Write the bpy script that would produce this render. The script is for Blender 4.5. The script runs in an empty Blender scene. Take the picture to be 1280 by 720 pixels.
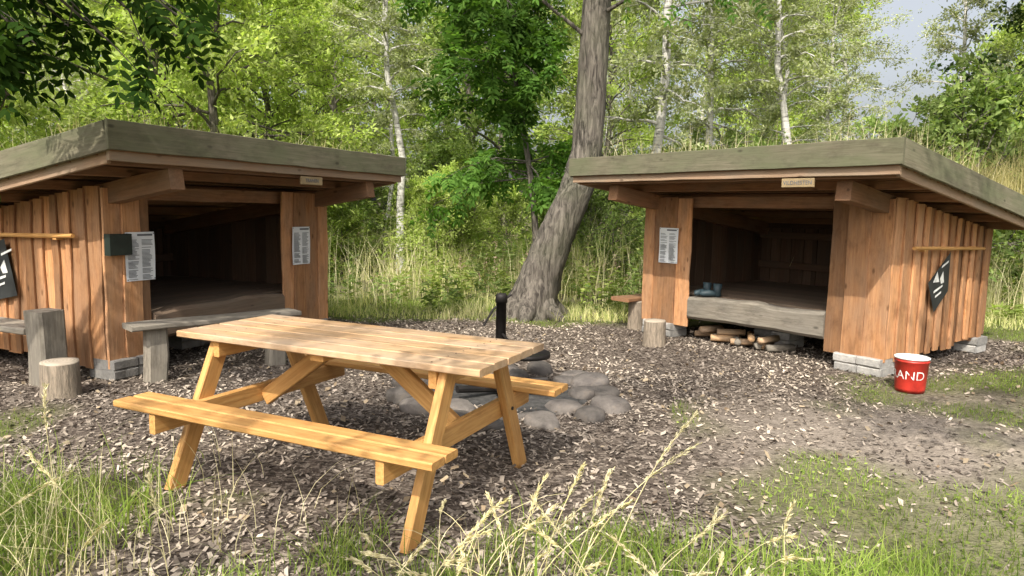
import bpy, math, numpy as np, bmesh
from mathutils import Vector, Matrix
R=np.random.RandomState(7)
scene=bpy.context.scene
col=scene.collection
V=Vector
# ------------------------------------------------------------ helpers
def link(o,parent=None):
    col.objects.link(o)
    if parent is not None:
        o.parent=parent
        o.matrix_parent_inverse=parent.matrix_world.inverted()
    return o
def empty(name,loc=(0,0,0)):
    e=bpy.data.objects.new(name,None); e.empty_display_size=.1
    e.matrix_world=Matrix.Translation(V(loc)); col.objects.link(e); return e
def qmesh(name,verts,quads,mats,midx=None,smooth=False):
    verts=np.asarray(verts,np.float32);quads=np.asarray(quads,np.int32)
    me=bpy.data.meshes.new(name)
    me.vertices.add(len(verts));me.vertices.foreach_set('co',verts.ravel())
    me.loops.add(quads.size);me.loops.foreach_set('vertex_index',quads.ravel())
    me.polygons.add(len(quads));me.polygons.foreach_set('loop_start',np.arange(0,quads.size,4,dtype=np.int32))
    for m in mats: me.materials.append(m)
    if midx is not None: me.polygons.foreach_set('material_index',np.asarray(midx,np.int32))
    if smooth: me.polygons.foreach_set('use_smooth',np.ones(len(quads),bool))
    me.update(calc_edges=True); return me
class Acc:
    def __init__(s): s.v=[];s.q=[];s.m=[];s.n=0
    def add(s,v,q,m=0):
        v=np.asarray(v,float).reshape(-1,3);q=np.asarray(q,int).reshape(-1,4)
        s.v.append(v);s.q.append(q+s.n);s.m.append(np.full(len(q),m));s.n+=len(v)
    def mesh(s,name,mats,smooth=False):
        return qmesh(name,np.concatenate(s.v),np.concatenate(s.q),mats,np.concatenate(s.m),smooth)
def norm(a): return a/(np.linalg.norm(a,axis=-1,keepdims=True)+1e-9)
def tube(acc,pts,rad,sides=6,m=0,wob=0):
    pts=np.asarray(pts,float);n=len(pts);rad=np.asarray(rad,float)
    t=norm(np.gradient(pts,axis=0))
    ref=np.array([1,0,0.]) if abs(t[0][0])<.8 else np.array([0,1,0.])
    a=norm(np.cross(t,ref));b=np.cross(t,a)
    th=np.arange(sides)*2*np.pi/sides
    rr=rad[:,None]*(1+wob*np.random.RandomState(3).randn(n,sides))
    v=pts[:,None,:]+rr[...,None]*(np.cos(th)[None,:,None]*a[:,None,:]+np.sin(th)[None,:,None]*b[:,None,:])
    i=np.arange(n-1)[:,None]*sides;j=np.arange(sides)[None,:];k=(j+1)%sides
    q=np.stack([i+j,i+k,i+sides+k,i+sides+j],-1)
    acc.add(v,q,m)
def smoothpath(pts,n):
    pts=np.asarray(pts,float);t=np.linspace(0,1,len(pts));T=np.linspace(0,1,n)
    c=[np.interp(T,t,pts[:,k]) for k in range(pts.shape[1])]
    o=np.stack(c,1)
    for _ in range(3):
        o[1:-1]=(o[:-2]+2*o[1:-1]+o[2:])/4
    return o
def leaves(acc,P,D,size,w=.42,m=1,rs=R,flat=.5):
    n=len(P)
    if n==0:return
    D=norm(D);rn=rs.randn(n,3);rn[:,2]+=flat*2.5
    S=norm(np.cross(D,rn));U=np.cross(S,D)
    s=(size*rs.uniform(.6,1.25,n))[:,None]
    v=np.stack([P,P+D*s*.5+S*s*w*.5+U*s*.06,P+D*s-U*s*.08,P+D*s*.5-S*s*w*.5+U*s*.06],1)
    q=np.arange(4*n).reshape(n,4)
    acc.add(v,q,m)
# ------------------------------------------------------------ materials
def newmat(name,kind='ShaderNodeBsdfPrincipled'):
    m=bpy.data.materials.new(name);m.use_nodes=True
    nt=m.node_tree;nt.nodes.clear()
    out=nt.nodes.new('ShaderNodeOutputMaterial')
    b=nt.nodes.new(kind);nt.links.new(b.outputs[0],out.inputs[0])
    return m,nt,b,out
def N(nt,t,**k):
    n=nt.nodes.new(t)
    for a,b in k.items(): setattr(n,a,b)
    return n
def ramp(nt,fac,stops):
    r=N(nt,'ShaderNodeValToRGB');e=r.color_ramp.elements
    while len(e)<len(stops): e.new(.5)
    for x,(p,c) in zip(e,stops): x.position=p;x.color=(*c,1)
    nt.links.new(fac,r.inputs[0]);return r.outputs[0]
def mixc(nt,f,a,b,bt='MIX'):
    m=N(nt,'ShaderNodeMix',data_type='RGBA',blend_type=bt)
    for s,x in ((0,f),(6,a),(7,b)):
        if isinstance(x,(int,float)): m.inputs[s].default_value=x
        elif isinstance(x,tuple): m.inputs[s].default_value=(*x,1)
        else: nt.links.new(x,m.inputs[s])
    return m.outputs[2]
def noise(nt,vec,scale,detail=4,rough=.55,dist=0):
    n=N(nt,'ShaderNodeTexNoise');n.inputs['Scale'].default_value=scale;n.inputs['Detail'].default_value=detail
    n.inputs['Roughness'].default_value=rough;n.inputs['Distortion'].default_value=dist
    if vec is not None: nt.links.new(vec,n.inputs['Vector'])
    return n.outputs['Fac']
def mapping(nt,vec,scale):
    m=N(nt,'ShaderNodeMapping');m.inputs['Scale'].default_value=scale;nt.links.new(vec,m.inputs[0]);return m.outputs[0]
def bump(nt,b,h,st,dist=.01):
    n=N(nt,'ShaderNodeBump');n.inputs['Strength'].default_value=st;n.inputs['Distance'].default_value=dist
    nt.links.new(h,n.inputs['Height']);nt.links.new(n.outputs[0],b.inputs['Normal'])
def math_(nt,op,a,b=None):
    m=N(nt,'ShaderNodeMath',operation=op)
    for i,x in enumerate((a,b)):
        if x is None: continue
        if isinstance(x,(int,float)): m.inputs[i].default_value=x
        else: nt.links.new(x,m.inputs[i])
    return m.outputs[0]
def wood(name,c1,c2,rough=.65,grey=None,greyamt=.5,var=(.7,1.2),knots=True,st=.25,stain=0):
    m,nt,b,_=newmat(name)
    tc=N(nt,'ShaderNodeTexCoord').outputs['Object'];oi=N(nt,'ShaderNodeObjectInfo').outputs['Random']
    add=N(nt,'ShaderNodeVectorMath',operation='ADD');nt.links.new(tc,add.inputs[0])
    mul=N(nt,'ShaderNodeVectorMath',operation='SCALE');mul.inputs[0].default_value=(37,61,19);nt.links.new(oi,mul.inputs['Scale']);nt.links.new(mul.outputs[0],add.inputs[1])
    v=add.outputs[0]
    g=noise(nt,mapping(nt,v,(1.3,22,22)),2.6,5,.6,.7)
    big=noise(nt,mapping(nt,v,(1.5,5,5)),1.2,2,.5,.3)
    c=ramp(nt,g,[(.3,c1),(.7,c2)])
    c=mixc(nt,math_(nt,'MULTIPLY',big,.5),c,tuple(x*.6 for x in c1))
    if grey:
        w=ramp(nt,noise(nt,mapping(nt,v,(1.1,3,3)),1.7,3,.6),[(.35,(0,0,0)),(.65,(1,1,1))])
        c=mixc(nt,math_(nt,'MULTIPLY',w,greyamt),c,grey)
    if knots:
        vo=N(nt,'ShaderNodeTexVoronoi');vo.inputs['Scale'].default_value=3.2
        nt.links.new(mapping(nt,v,(1,2.2,2.2)),vo.inputs['Vector'])
        k=ramp(nt,vo.outputs['Distance'],[(.05,(1,1,1)),(.12,(0,0,0))])
        c=mixc(nt,math_(nt,'MULTIPLY',k,.75),c,tuple(x*.28 for x in c1))
    if stain:
        sn=ramp(nt,noise(nt,mapping(nt,v,(4,9,9)),1.3,4,.7),[(.48,(0,0,0)),(.7,(1,1,1))])
        c=mixc(nt,math_(nt,'MULTIPLY',sn,stain),c,tuple(x*.35 for x in c1))
    hv=N(nt,'ShaderNodeHueSaturation')
    mr=N(nt,'ShaderNodeMapRange');mr.inputs[3].default_value=var[0];mr.inputs[4].default_value=var[1]
    nt.links.new(oi,mr.inputs[0]);nt.links.new(mr.outputs[0],hv.inputs['Value']);nt.links.new(c,hv.inputs['Color'])
    nt.links.new(hv.outputs[0],b.inputs['Base Color'])
    b.inputs['Roughness'].default_value=rough;b.inputs['Specular IOR Level'].default_value=.3
    bump(nt,b,g,st,.006);return m
M={}
M['pine']=wood('honey_pine',(.50,.235,.07),(.78,.46,.17),.5,var=(.85,1.12),stain=.25)
M['pinetop']=wood('weathered_pine',(.42,.24,.115),(.66,.44,.24),.5,grey=(.42,.33,.25),greyamt=.65,var=(.85,1.12),stain=.45)
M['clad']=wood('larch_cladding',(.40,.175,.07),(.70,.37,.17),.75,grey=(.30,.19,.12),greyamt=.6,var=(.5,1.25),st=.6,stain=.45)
M['cladin']=wood('larch_inside_shade',(.13,.07,.04),(.22,.125,.075),.8,grey=(.11,.085,.06),greyamt=.6,var=(.6,1.1),st=.5)  # darker larch copy, interior shade put into the wood colour
M['beam']=wood('rough_beam',(.24,.115,.055),(.40,.21,.11),.75,grey=(.19,.14,.095),greyamt=.5,var=(.7,1.1),stain=.3)
M['floor']=wood('shaded_floor',(.15,.10,.07),(.27,.19,.13),.7,grey=(.15,.13,.10),greyamt=.5,var=(.8,1.1))  # floor tone lowered, the dim interior is put into the colour
M['fascia']=wood('weathered_fascia',(.125,.11,.07),(.24,.215,.15),.85,grey=(.12,.13,.07),greyamt=.75,var=(.9,1.1),knots=True,stain=.4)
M['fascia2']=wood('fascia_trim',(.30,.19,.12),(.46,.31,.20),.8,grey=(.28,.23,.17),greyamt=.6,var=(.9,1.05))
M['grey']=wood('silvered_wood',(.19,.165,.13),(.38,.335,.27),.85,grey=(.22,.20,.17),greyamt=.6,var=(.8,1.1),st=.5,stain=.5)
def simple(name,c,rough=.6,metal=0,ns=None,amt=.3):
    m,nt,b,_=newmat(name)
    b.inputs['Roughness'].default_value=rough;b.inputs['Metallic'].default_value=metal
    tc=N(nt,'ShaderNodeTexCoord').outputs['Object']
    n=noise(nt,tc,ns or 12,5)
    nt.links.new(ramp(nt,n,[(.3,tuple(x*(1-amt) for x in c)),(.7,tuple(min(1,x*(1+amt*.4)) for x in c))]),b.inputs['Base Color'])
    return m
M['black']=simple('black_fabric',(.02,.022,.022),.6)
M['darkgreen']=simple('dark_green_box',(.014,.024,.018),.45)
M['white']=simple('white_print',(.70,.70,.67),.6,ns=30,amt=.25)
M['paper']=simple('notice_paper',(.76,.78,.80),.35,amt=.06)
M['ink']=simple('printed_ink',(.12,.13,.15),.6)
M['red']=simple('red_bucket_paint',(.52,.035,.022),.45,ns=9,amt=.35)
M['iron']=simple('rusty_iron',(.03,.026,.024),.6,.6,amt=.5)
M['plate']=simple('name_plate',(.30,.22,.12),.5,amt=.2)
M['boot']=simple('boot_leather',(.02,.04,.05),.6)
M['ash']=simple('fire_ash',(.06,.057,.053),.95,ns=25,amt=.7)
M['turf']=simple('turf_soil',(.10,.085,.045),.95)
def stone(name,c):
    m,nt,b,_=newmat(name);tc=N(nt,'ShaderNodeTexCoord').outputs['Object'];oi=N(nt,'ShaderNodeObjectInfo').outputs['Random']
    n1=noise(nt,tc,9,8,.7);n2=noise(nt,tc,60,4)
    k=ramp(nt,n1,[(.3,tuple(x*.5 for x in c)),(.55,c),(.75,(c[0]*1.4,c[1]*1.3,c[2]*1.15))])
    k=mixc(nt,math_(nt,'MULTIPLY',n2,.6),k,tuple(x*.45 for x in c))
    hv=N(nt,'ShaderNodeHueSaturation');mr=N(nt,'ShaderNodeMapRange');mr.inputs[3].default_value=.5;mr.inputs[4].default_value=1.15
    nt.links.new(oi,mr.inputs[0]);nt.links.new(mr.outputs[0],hv.inputs['Value']);nt.links.new(k,hv.inputs['Color'])
    nt.links.new(hv.outputs[0],b.inputs['Base Color']);b.inputs['Roughness'].default_value=.85;bump(nt,b,n2,.5,.01);return m
M['stone']=stone('field_stone',(.19,.165,.145))
M['block']=stone('concrete_block',(.46,.44,.41))
def leafmat(name,c1,c2,tr=.35,cs=.8,dark=.6):
    m,nt,b,out=newmat(name,'ShaderNodeBsdfDiffuse')
    g=N(nt,'ShaderNodeNewGeometry');tc=N(nt,'ShaderNodeTexCoord').outputs['Object']
    c=mixc(nt,g.outputs['Random Per Island'],c1,c2)
    n=ramp(nt,noise(nt,tc,cs,0),[(.35,(dark,)*3),(.65,(1.15,1.15,1.1))])
    c=mixc(nt,1.,c,n,'MULTIPLY')
    nt.links.new(c,b.inputs['Color'])
    if tr>0:
        t=N(nt,'ShaderNodeBsdfTranslucent');nt.links.new(mixc(nt,1.,c,(1.6,1.7,.8),'MULTIPLY'),t.inputs[0])
        ms=N(nt,'ShaderNodeMixShader');ms.inputs[0].default_value=tr
        nt.links.new(b.outputs[0],ms.inputs[1]);nt.links.new(t.outputs[0],ms.inputs[2]);nt.links.new(ms.outputs[0],out.inputs[0])
    return m
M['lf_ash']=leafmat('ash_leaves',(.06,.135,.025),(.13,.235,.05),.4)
M['lf_ashd']=leafmat('shaded_ash_leaves',(.02,.05,.010),(.05,.10,.02),.3)  # darker copy of the ash leaves, shade put into the colour
M['lf_bright']=leafmat('sunny_leaves',(.28,.38,.09),(.50,.57,.20),.45)
M['lf_mid']=leafmat('oak_leaves',(.15,.23,.065),(.30,.37,.13),.42)
M['lf_birch']=leafmat('birch_leaves',(.27,.31,.17),(.50,.52,.33),.4)
M['lf_dark']=leafmat('dark_leaves',(.03,.06,.018),(.07,.11,.03),.25)
M['lf_shrub']=leafmat('shrub_leaves',(.15,.23,.07),(.31,.38,.14),.42)
M['grass']=leafmat('grass_blades',(.14,.23,.04),(.34,.41,.11),.35,1.2,.6)
M['meadow']=leafmat('meadow_grass',(.34,.38,.15),(.70,.64,.38),.4,.6,.6)
M['straw']=leafmat('dry_straw',(.52,.46,.29),(.76,.69,.48),.3,2,.8)
M['dry']=leafmat('dry_roof_grass',(.26,.24,.10),(.44,.38,.20),.3,1,.6)
M['chip']=leafmat('chip_bits',(.065,.05,.042),(.52,.44,.37),.0,.9,.6)
M['litter']=leafmat('leaf_litter',(.17,.12,.08),(.46,.37,.26),0,2,.6)
M['mauve']=leafmat('willowherb_heads',(.30,.17,.17),(.50,.40,.30),.3,2,.8)
def bark(name,c1,c2,birch=False):
    m,nt,b,_=newmat(name);tc=N(nt,'ShaderNodeTexCoord').outputs['Object']
    if birch:
        n=noise(nt,mapping(nt,tc,(2,2,9)),2.2,6,.7,.4)
        c=ramp(nt,n,[(.36,(.05,.045,.04)),(.46,(.5,.48,.44)),(.7,(.74,.72,.67))])
        lo=noise(nt,tc,.9,3);c=mixc(nt,math_(nt,'MULTIPLY',lo,.5),c,(.3,.29,.25));st=.2
    else:
        n=noise(nt,mapping(nt,tc,(13,13,2.2)),1.6,8,.65,.8);c=ramp(nt,n,[(.38,c1),(.62,c2)])
        mo=ramp(nt,noise(nt,tc,1.6,5),[(.45,(0,0,0)),(.65,(1,1,1))]);c=mixc(nt,math_(nt,'MULTIPLY',mo,.35),c,(.09,.10,.05));st=1.
    nt.links.new(c,b.inputs['Base Color']);b.inputs['Roughness'].default_value=.9;bump(nt,b,n,st,.05);return m
M['bark']=bark('ash_bark',(.035,.028,.022),(.19,.165,.135))
M['barkb']=bark('birch_bark',0,0,True)
# ------------------------------------------------------------ solids
def board(name,parent,p0,p1,w,t,mat,up=(0,0,1),rough=0.,ch=.004,nseg=None,rs=R):
    p0=V(p0);p1=V(p1);ex=(p1-p0);L=ex.length;ex.normalize();up=V(up)
    ez=(up-ex*up.dot(ex)).normalized();ey=ez.cross(ex)
    ns=nseg or (max(2,int(L/.25)) if rough else 1)
    a,b=w/2,t/2;vs=[];fs=[]
    j1=rs.randn(ns+1)*rough;j2=rs.randn(ns+1)*rough;j3=rs.randn(ns+1)*rough*.3
    for i in range(ns+1):
        x=-L/2+L*i/ns;c=ch
        al=a+j1[i];ar=a+j2[i];z=j3[i]
        for (y,zz) in ((-al+c,-b),(ar-c,-b),(ar,-b+c),(ar,b-c),(ar-c,b),(-al+c,b),(-al,b-c),(-al,-b+c)):
            vs.append((x,y,zz+z))
    for i in range(ns):
        for k in range(8):
            l=(k+1)%8;fs.append((i*8+k,i*8+8+k,i*8+8+l,i*8+l)[::-1])
    fs.append(tuple(range(8))[::-1]);fs.append(tuple(ns*8+k for k in range(8)))
    me=bpy.data.meshes.new(name);me.from_pydata(vs,[],fs);me.materials.append(mat)
    o=bpy.data.objects.new(name,me)
    c=(p0+p1)/2
    mw=Matrix(((ex.x,ey.x,ez.x,c.x),(ex.y,ey.y,ez.y,c.y),(ex.z,ey.z,ez.z,c.z),(0,0,0,1)))
    link(o,parent);o.matrix_world=mw
    return o
def flat(name,parent,O,xd,polys,mat,off):
    xd=V(xd).normalized();nz=xd.cross(V((0,0,1)));vs=[];fs=[]
    for p in polys:
        s=len(vs)
        for (x,y) in p: vs.append(V(O)+xd*x+V((0,0,1))*y+nz*off)
        fs.append(tuple(range(s,len(vs))))
    me=bpy.data.meshes.new(name);me.from_pydata(vs,[],fs);me.materials.append(mat)
    return link(bpy.data.objects.new(name,me),parent)
def rect(x0,y0,x1,y1): return [(x0,y0),(x1,y0),(x1,y1),(x0,y1)]
def sheet(name,parent,O,xd,w,hh,mat,off,rs):
    xd=np.array(V(xd).normalized());nz=np.cross(xd,[0,0,1]);n=9
    U,W=np.meshgrid(np.linspace(-w/2,w/2,n),np.linspace(-hh/2,hh/2,n))
    z=off+.003*np.sin(W*14+U*9)
    v=np.array(O)+U[...,None]*xd+W[...,None]*np.array([0,0,1.])+z[...,None]*nz
    i=np.arange(n-1)[:,None]*n;j=np.arange(n-1)[None,:]
    me=qmesh(name,v.reshape(-1,3),np.stack([i+j,i+j+1,i+n+j+1,i+n+j],-1).reshape(-1,4),[mat],smooth=True)
    return link(bpy.data.objects.new(name,me),parent)
def text(name,parent,s,O,xd,size,mat,off=.004,ext=.0008):
    cu=bpy.data.curves.new(name,'FONT');cu.body=s;cu.size=size;cu.align_x='CENTER';cu.align_y='CENTER';cu.extrude=ext
    o=bpy.data.objects.new(name,cu);cu.materials.append(mat)
    x=V(xd).normalized();y=V((0,0,1));z=x.cross(y);c=V(O)+z*off
    mw=Matrix(((x.x,y.x,z.x,c.x),(x.y,y.y,z.y,c.y),(x.z,y.z,z.z,c.z),(0,0,0,1)))
    link(o,parent);o.matrix_world=mw;return o
def lathe(name,prof,mat,parent=None,loc=(0,0,0),seg=28,wob=0,seed=0,smooth=True,mats=None,midx=None):
    rs=np.random.RandomState(seed);a=np.arange(seg)*2*np.pi/seg
    w=1+wob*(np.sin(a*2+rs.rand()*6)+.6*np.sin(a*3+rs.rand()*6)+.5*np.sin(a*5+rs.rand()*6)+.3*rs.randn(seg))
    vs=[];fs=[]
    for r,z in prof:
        for k in range(seg): vs.append((r*w[k]*math.cos(a[k]),r*w[k]*math.sin(a[k]),z))
    for i in range(len(prof)-1):
        for k in range(seg):
            l=(k+1)%seg;fs.append((i*seg+k,i*seg+l,(i+1)*seg+l,(i+1)*seg+k))
    me=bpy.data.meshes.new(name);me.from_pydata(vs,[],fs)
    for mm in (mats or [mat]): me.materials.append(mm)
    if smooth:
        for p in me.polygons: p.use_smooth=True
    if midx:
        for i,p in enumerate(me.polygons): p.material_index=midx[i//seg]
    o=bpy.data.objects.new(name,me)
    link(o,parent);o.matrix_world=Matrix.Translation(V(loc))
    return o
def ringmat():
    m,nt,b,_=newmat('cut_end_rings');tc=N(nt,'ShaderNodeTexCoord').outputs['Object']
    w=N(nt,'ShaderNodeTexWave',wave_type='RINGS',rings_direction='Z');w.inputs['Scale'].default_value=14;w.inputs['Distortion'].default_value=2.5
    nt.links.new(tc,w.inputs[0])
    c=ramp(nt,w.outputs['Fac'],[(0,(.34,.28,.21)),(1,(.50,.43,.34))])
    c=mixc(nt,math_(nt,'MULTIPLY',noise(nt,tc,6,5),.7),c,(.22,.18,.14))
    nt.links.new(c,b.inputs['Base Color']);b.inputs['Roughness'].default_value=.85;return m
M['rings']=ringmat()
def stumpside():
    m,nt,b,_=newmat('stump_bark');tc=N(nt,'ShaderNodeTexCoord').outputs['Object']
    n=noise(nt,mapping(nt,tc,(30,30,5)),1.5,7,.65,.5)
    c=ramp(nt,n,[(.35,(.10,.08,.06)),(.65,(.34,.27,.20))]);c=mixc(nt,math_(nt,'MULTIPLY',noise(nt,tc,7,4),.6),c,(.24,.20,.15))
    nt.links.new(c,b.inputs['Base Color']);b.inputs['Roughness'].default_value=.9;bump(nt,b,n,.8,.02);return m
M['stump']=stumpside()
def stump(name,loc,r,h,side,seed,parent=None):
    return lathe(name,[(r*1.1,-.03),(r*1.05,.02),(r,h*.5),(r*.98,h-.012),(r*.95,h),(r*.5,h+.002),(.001,h+.003)],None,parent,loc,26,.03,seed,
        mats=[side,M['rings']],midx=[0,0,0,1,1,1])
# ------------------------------------------------------------ camera
f,p,r,h=883.787,.111,-.019,1.429
cam=bpy.data.cameras.new('camera');co=bpy.data.objects.new('camera',cam);col.objects.link(co)
X0=V((1,0,0));U0=V((0,math.sin(p),math.cos(p)));B0=-V((0,math.cos(p),-math.sin(p)))
c_,s_=math.cos(r),math.sin(r)
rx=X0*c_-U0*s_;ux=X0*s_+U0*c_
co.matrix_world=Matrix(((rx.x,ux.x,B0.x,0),(rx.y,ux.y,B0.y,0),(rx.z,ux.z,B0.z,h),(0,0,0,1)))
cam.sensor_width=36;cam.lens=f/1280*36;cam.clip_end=2000;cam.clip_start=.05
scene.camera=co
# ------------------------------------------------------------ light
SEL=math.radians(46);sx,sy=-.30,-.954
sd=V((sx*math.cos(SEL),sy*math.cos(SEL),math.sin(SEL)))
su=bpy.data.lights.new('sun','SUN');su.energy=5.;su.angle=math.radians(.5);su.color=(1,.94,.83)
so=bpy.data.objects.new('sun',su);col.objects.link(so);so.rotation_euler=sd.to_track_quat('Z','Y').to_euler()
w=bpy.data.worlds.new('World');scene.world=w;w.use_nodes=True
bg=w.node_tree.nodes['Background'];sk=w.node_tree.nodes.new('ShaderNodeTexSky');sk.sky_type='NISHITA';sk.sun_disc=False
sk.sun_elevation=SEL;sk.sun_rotation=math.atan2(sx,sy);sk.dust_density=7;sk.air_density=1.0
hs=w.node_tree.nodes.new('ShaderNodeHueSaturation');hs.inputs['Saturation'].default_value=.35;hs.inputs['Value'].default_value=1.75
w.node_tree.links.new(sk.outputs[0],hs.inputs['Color']);w.node_tree.links.new(hs.outputs[0],bg.inputs[0]);bg.inputs[1].default_value=.14
scene.view_settings.view_transform='Standard';scene.view_settings.look='None';scene.view_settings.exposure=0
# ------------------------------------------------------------ ground
prs=np.random.RandomState(11);K=[(prs.uniform(0,6.28),prs.uniform(0,6.28),2**prs.uniform(-.5,3)) for _ in range(28)]
def nz(x,y,s=1.):
    o=0
    for a,ph,fr in K: o=o+np.sin((x*math.cos(a)+y*math.sin(a))*fr*s+ph+1.3*np.sin(x*s*.9*math.sin(a*3)+y*s*.8+ph))/math.sqrt(fr)
    return o/3.2
def sst(a,b,x): t=np.clip((x-a)/(b-a),0,1);return t*t*(3-2*t)
def gmask(x,y):
    n=nz(x,y)
    g=sst(8.4,9.4,y+.3*n)*1.3
    g=np.maximum(g,sst(1.75,2.3,-x+.2*n)*sst(-3.6,-3.1,-y+.2*n)*1.3)
    g=np.maximum(g,sst(-3.45,-2.7,-y+.2*n)*.70)
    g=np.maximum(g,sst(2.9,3.4,-x)*sst(-5.6,-4.6,-y)*.62)
    g=np.maximum(g,sst(-4.3,-3.2,-y+.3*n)*sst(.5,1.3,x)*.72)
    g=np.maximum(g,sst(-3.9,-3.1,-y+.3*n)*sst(1.5,2.1,x)*.82)
    g=np.maximum(g,sst(2.3,3.2,x+.35*n)*sst(-6.4,-5.7,-y)*.90)
    g=np.maximum(g,sst(1.0,2.0,x)*sst(-5.6,-4.4,-y)*.58)
    g=np.maximum(g,sst(3.6,4.4,x)*sst(-6.9,-6.2,-y)*1.1)
    g=np.maximum(g,sst(5.2,6.2,x)*1.2);g=np.maximum(g,sst(4.8,6,-x)*.9)
    return np.clip(g+.72*nz(x*1.5+3,y*1.5)*(g>.02),0,1.2)
def dirt(x,y): return sst(.9,2.2,x+.3*nz(x,y,.7))*sst(-6,-4.5,-y)
def gz(x,y): return .012*nz(x*1.2,y*1.2)
sps=[(3.342,6.220,2.235,2.795,.938,2.3),(-3.252,5.593,1.137,2.619,.830,2.4)]
def infoot(x,y,mar=.05):
    o=np.zeros(np.shape(x),bool)
    for i,(a,b,t,L,ov,D) in enumerate(sps):
        dx,dy=math.cos(t),math.sin(t);nx,ny=(-dy,dx) if i==0 else (dy,-dx)
        u=(x-a)*dx+(y-b)*dy;v=(x-a)*nx+(y-b)*ny
        o|=(u>-mar)&(u<L+mar)&(v<mar)&(v>-D-mar)
    return o
def axis(lo,hi,st,far):
    a=list(np.arange(lo,hi,st));e=hi;k=st
    out=[]
    while e<far: out.append(e);k*=1.35;e+=k
    out.append(far);neg=[];e=lo;k=st
    while e>-far: k*=1.35;e-=k;neg.append(max(e,-far))
    return np.array(neg[::-1]+a+out)
gx=axis(-6,7,.06,400);gy=axis(1,11,.06,400)
XX,YY=np.meshgrid(gx,gy);nyy,nxx=XX.shape
ZZ=gz(XX,YY)*np.where((abs(XX)<30)&(abs(YY)<30),1,0)
i=np.arange(nyy-1)[:,None]*nxx;j=np.arange(nxx-1)[None,:]
q=np.stack([i+j,i+j+1,i+nxx+j+1,i+nxx+j],-1).reshape(-1,4)
m,nt,b,_=newmat('forest_floor','ShaderNodeBsdfDiffuse')
tc=N(nt,'ShaderNodeTexCoord').outputs['Object']
at=N(nt,'ShaderNodeAttribute',attribute_name='green').outputs['Fac'];ad=N(nt,'ShaderNodeAttribute',attribute_name='dirt').outputs['Fac']
vo=N(nt,'ShaderNodeTexVoronoi');vo.inputs['Scale'].default_value=42;vo.inputs['Randomness'].default_value=1
nt.links.new(mapping(nt,tc,(1,1.3,1)),vo.inputs['Vector'])
sep=N(nt,'ShaderNodeSeparateColor');nt.links.new(vo.outputs['Color'],sep.inputs[0])
cc=ramp(nt,sep.outputs[0],[(0,(.04,.031,.026)),(.55,(.12,.097,.08)),(1,(.31,.26,.215))])
cc=mixc(nt,math_(nt,'MULTIPLY',noise(nt,tc,1.5,6),.8),cc,(.10,.08,.066))
dc=ramp(nt,noise(nt,tc,7,9,.7),[(.3,(.19,.16,.13)),(.7,(.42,.36,.30))])
cc=mixc(nt,math_(nt,'MULTIPLY',ad,.65),cc,dc)
gc=ramp(nt,noise(nt,tc,14,7,.7),[(.3,(.07,.085,.035)),(.7,(.18,.18,.075))])
cc=mixc(nt,math_(nt,'MINIMUM',math_(nt,'MULTIPLY',at,.65),.7),cc,gc)
nt.links.new(cc,b.inputs['Color'])
bump(nt,b,math_(nt,'ADD',vo.outputs['Distance'],noise(nt,tc,60,3)),.6,.012)
me=qmesh('ground',np.stack([XX,YY,ZZ],-1).reshape(-1,3),q,[m],smooth=True)
for nm,fn in (('green',gmask),('dirt',dirt)):
    a=me.attributes.new(nm,'FLOAT','POINT');a.data.foreach_set('value',np.clip(fn(XX,YY),0,1).astype(np.float32).ravel())
link(bpy.data.objects.new('ground',me))
# wood chips ---------------------------------------------------
def chips(name,n,mat,smin,smax,seed,keep,asp=(.25,.6),area=(-5.5,6,1.6,10.5),lift=.006,tilt=.35):
    rs=np.random.RandomState(seed)
    y=area[2]+(area[3]-area[2])*rs.rand(n)**1.35;x=rs.uniform(area[0],area[1],n)
    k=rs.rand(n)<keep(x,y);x=x[k];y=y[k];n=len(x)
    a=rs.uniform(0,6.28,n);s=smin+(smax-smin)*rs.rand(n)**1.7;w=s*rs.uniform(*asp,n)
    tx=rs.randn(n)*tilt;ty=rs.randn(n)*tilt
    c=np.stack([x,y,gz(x,y)+lift*rs.uniform(.3,2,n)+abs(tx)*s*.25],-1)
    ex=np.stack([np.cos(a),np.sin(a),tx],-1);ey=np.stack([-np.sin(a),np.cos(a),ty],-1)
    ex=norm(ex)*s[:,None]/2;ey=norm(ey)*w[:,None]/2
    j=lambda:rs.uniform(.6,1.15,n)[:,None]
    v=np.stack([c-ex*j()-ey*j(),c+ex*j()-ey*j(),c+ex*j()+ey*j(),c-ex*j()+ey*j()],1)
    me=qmesh(name,v.reshape(-1,3),np.arange(4*n).reshape(n,4),[mat]);return link(bpy.data.objects.new(name,me))
chips('wood_chips',190000,M['chip'],.008,.048,1,lambda x,y:np.clip(1.0-.85*np.clip(gmask(x,y),0,1)+.25*nz(x*2,y*2),.05,1)*(1-.55*dirt(x,y)))
chips('fallen_leaves',5000,M['litter'],.02,.05,2,lambda x,y:.35+.5*(nz(x,y)>0),(.5,.8),lift=.012)
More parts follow.
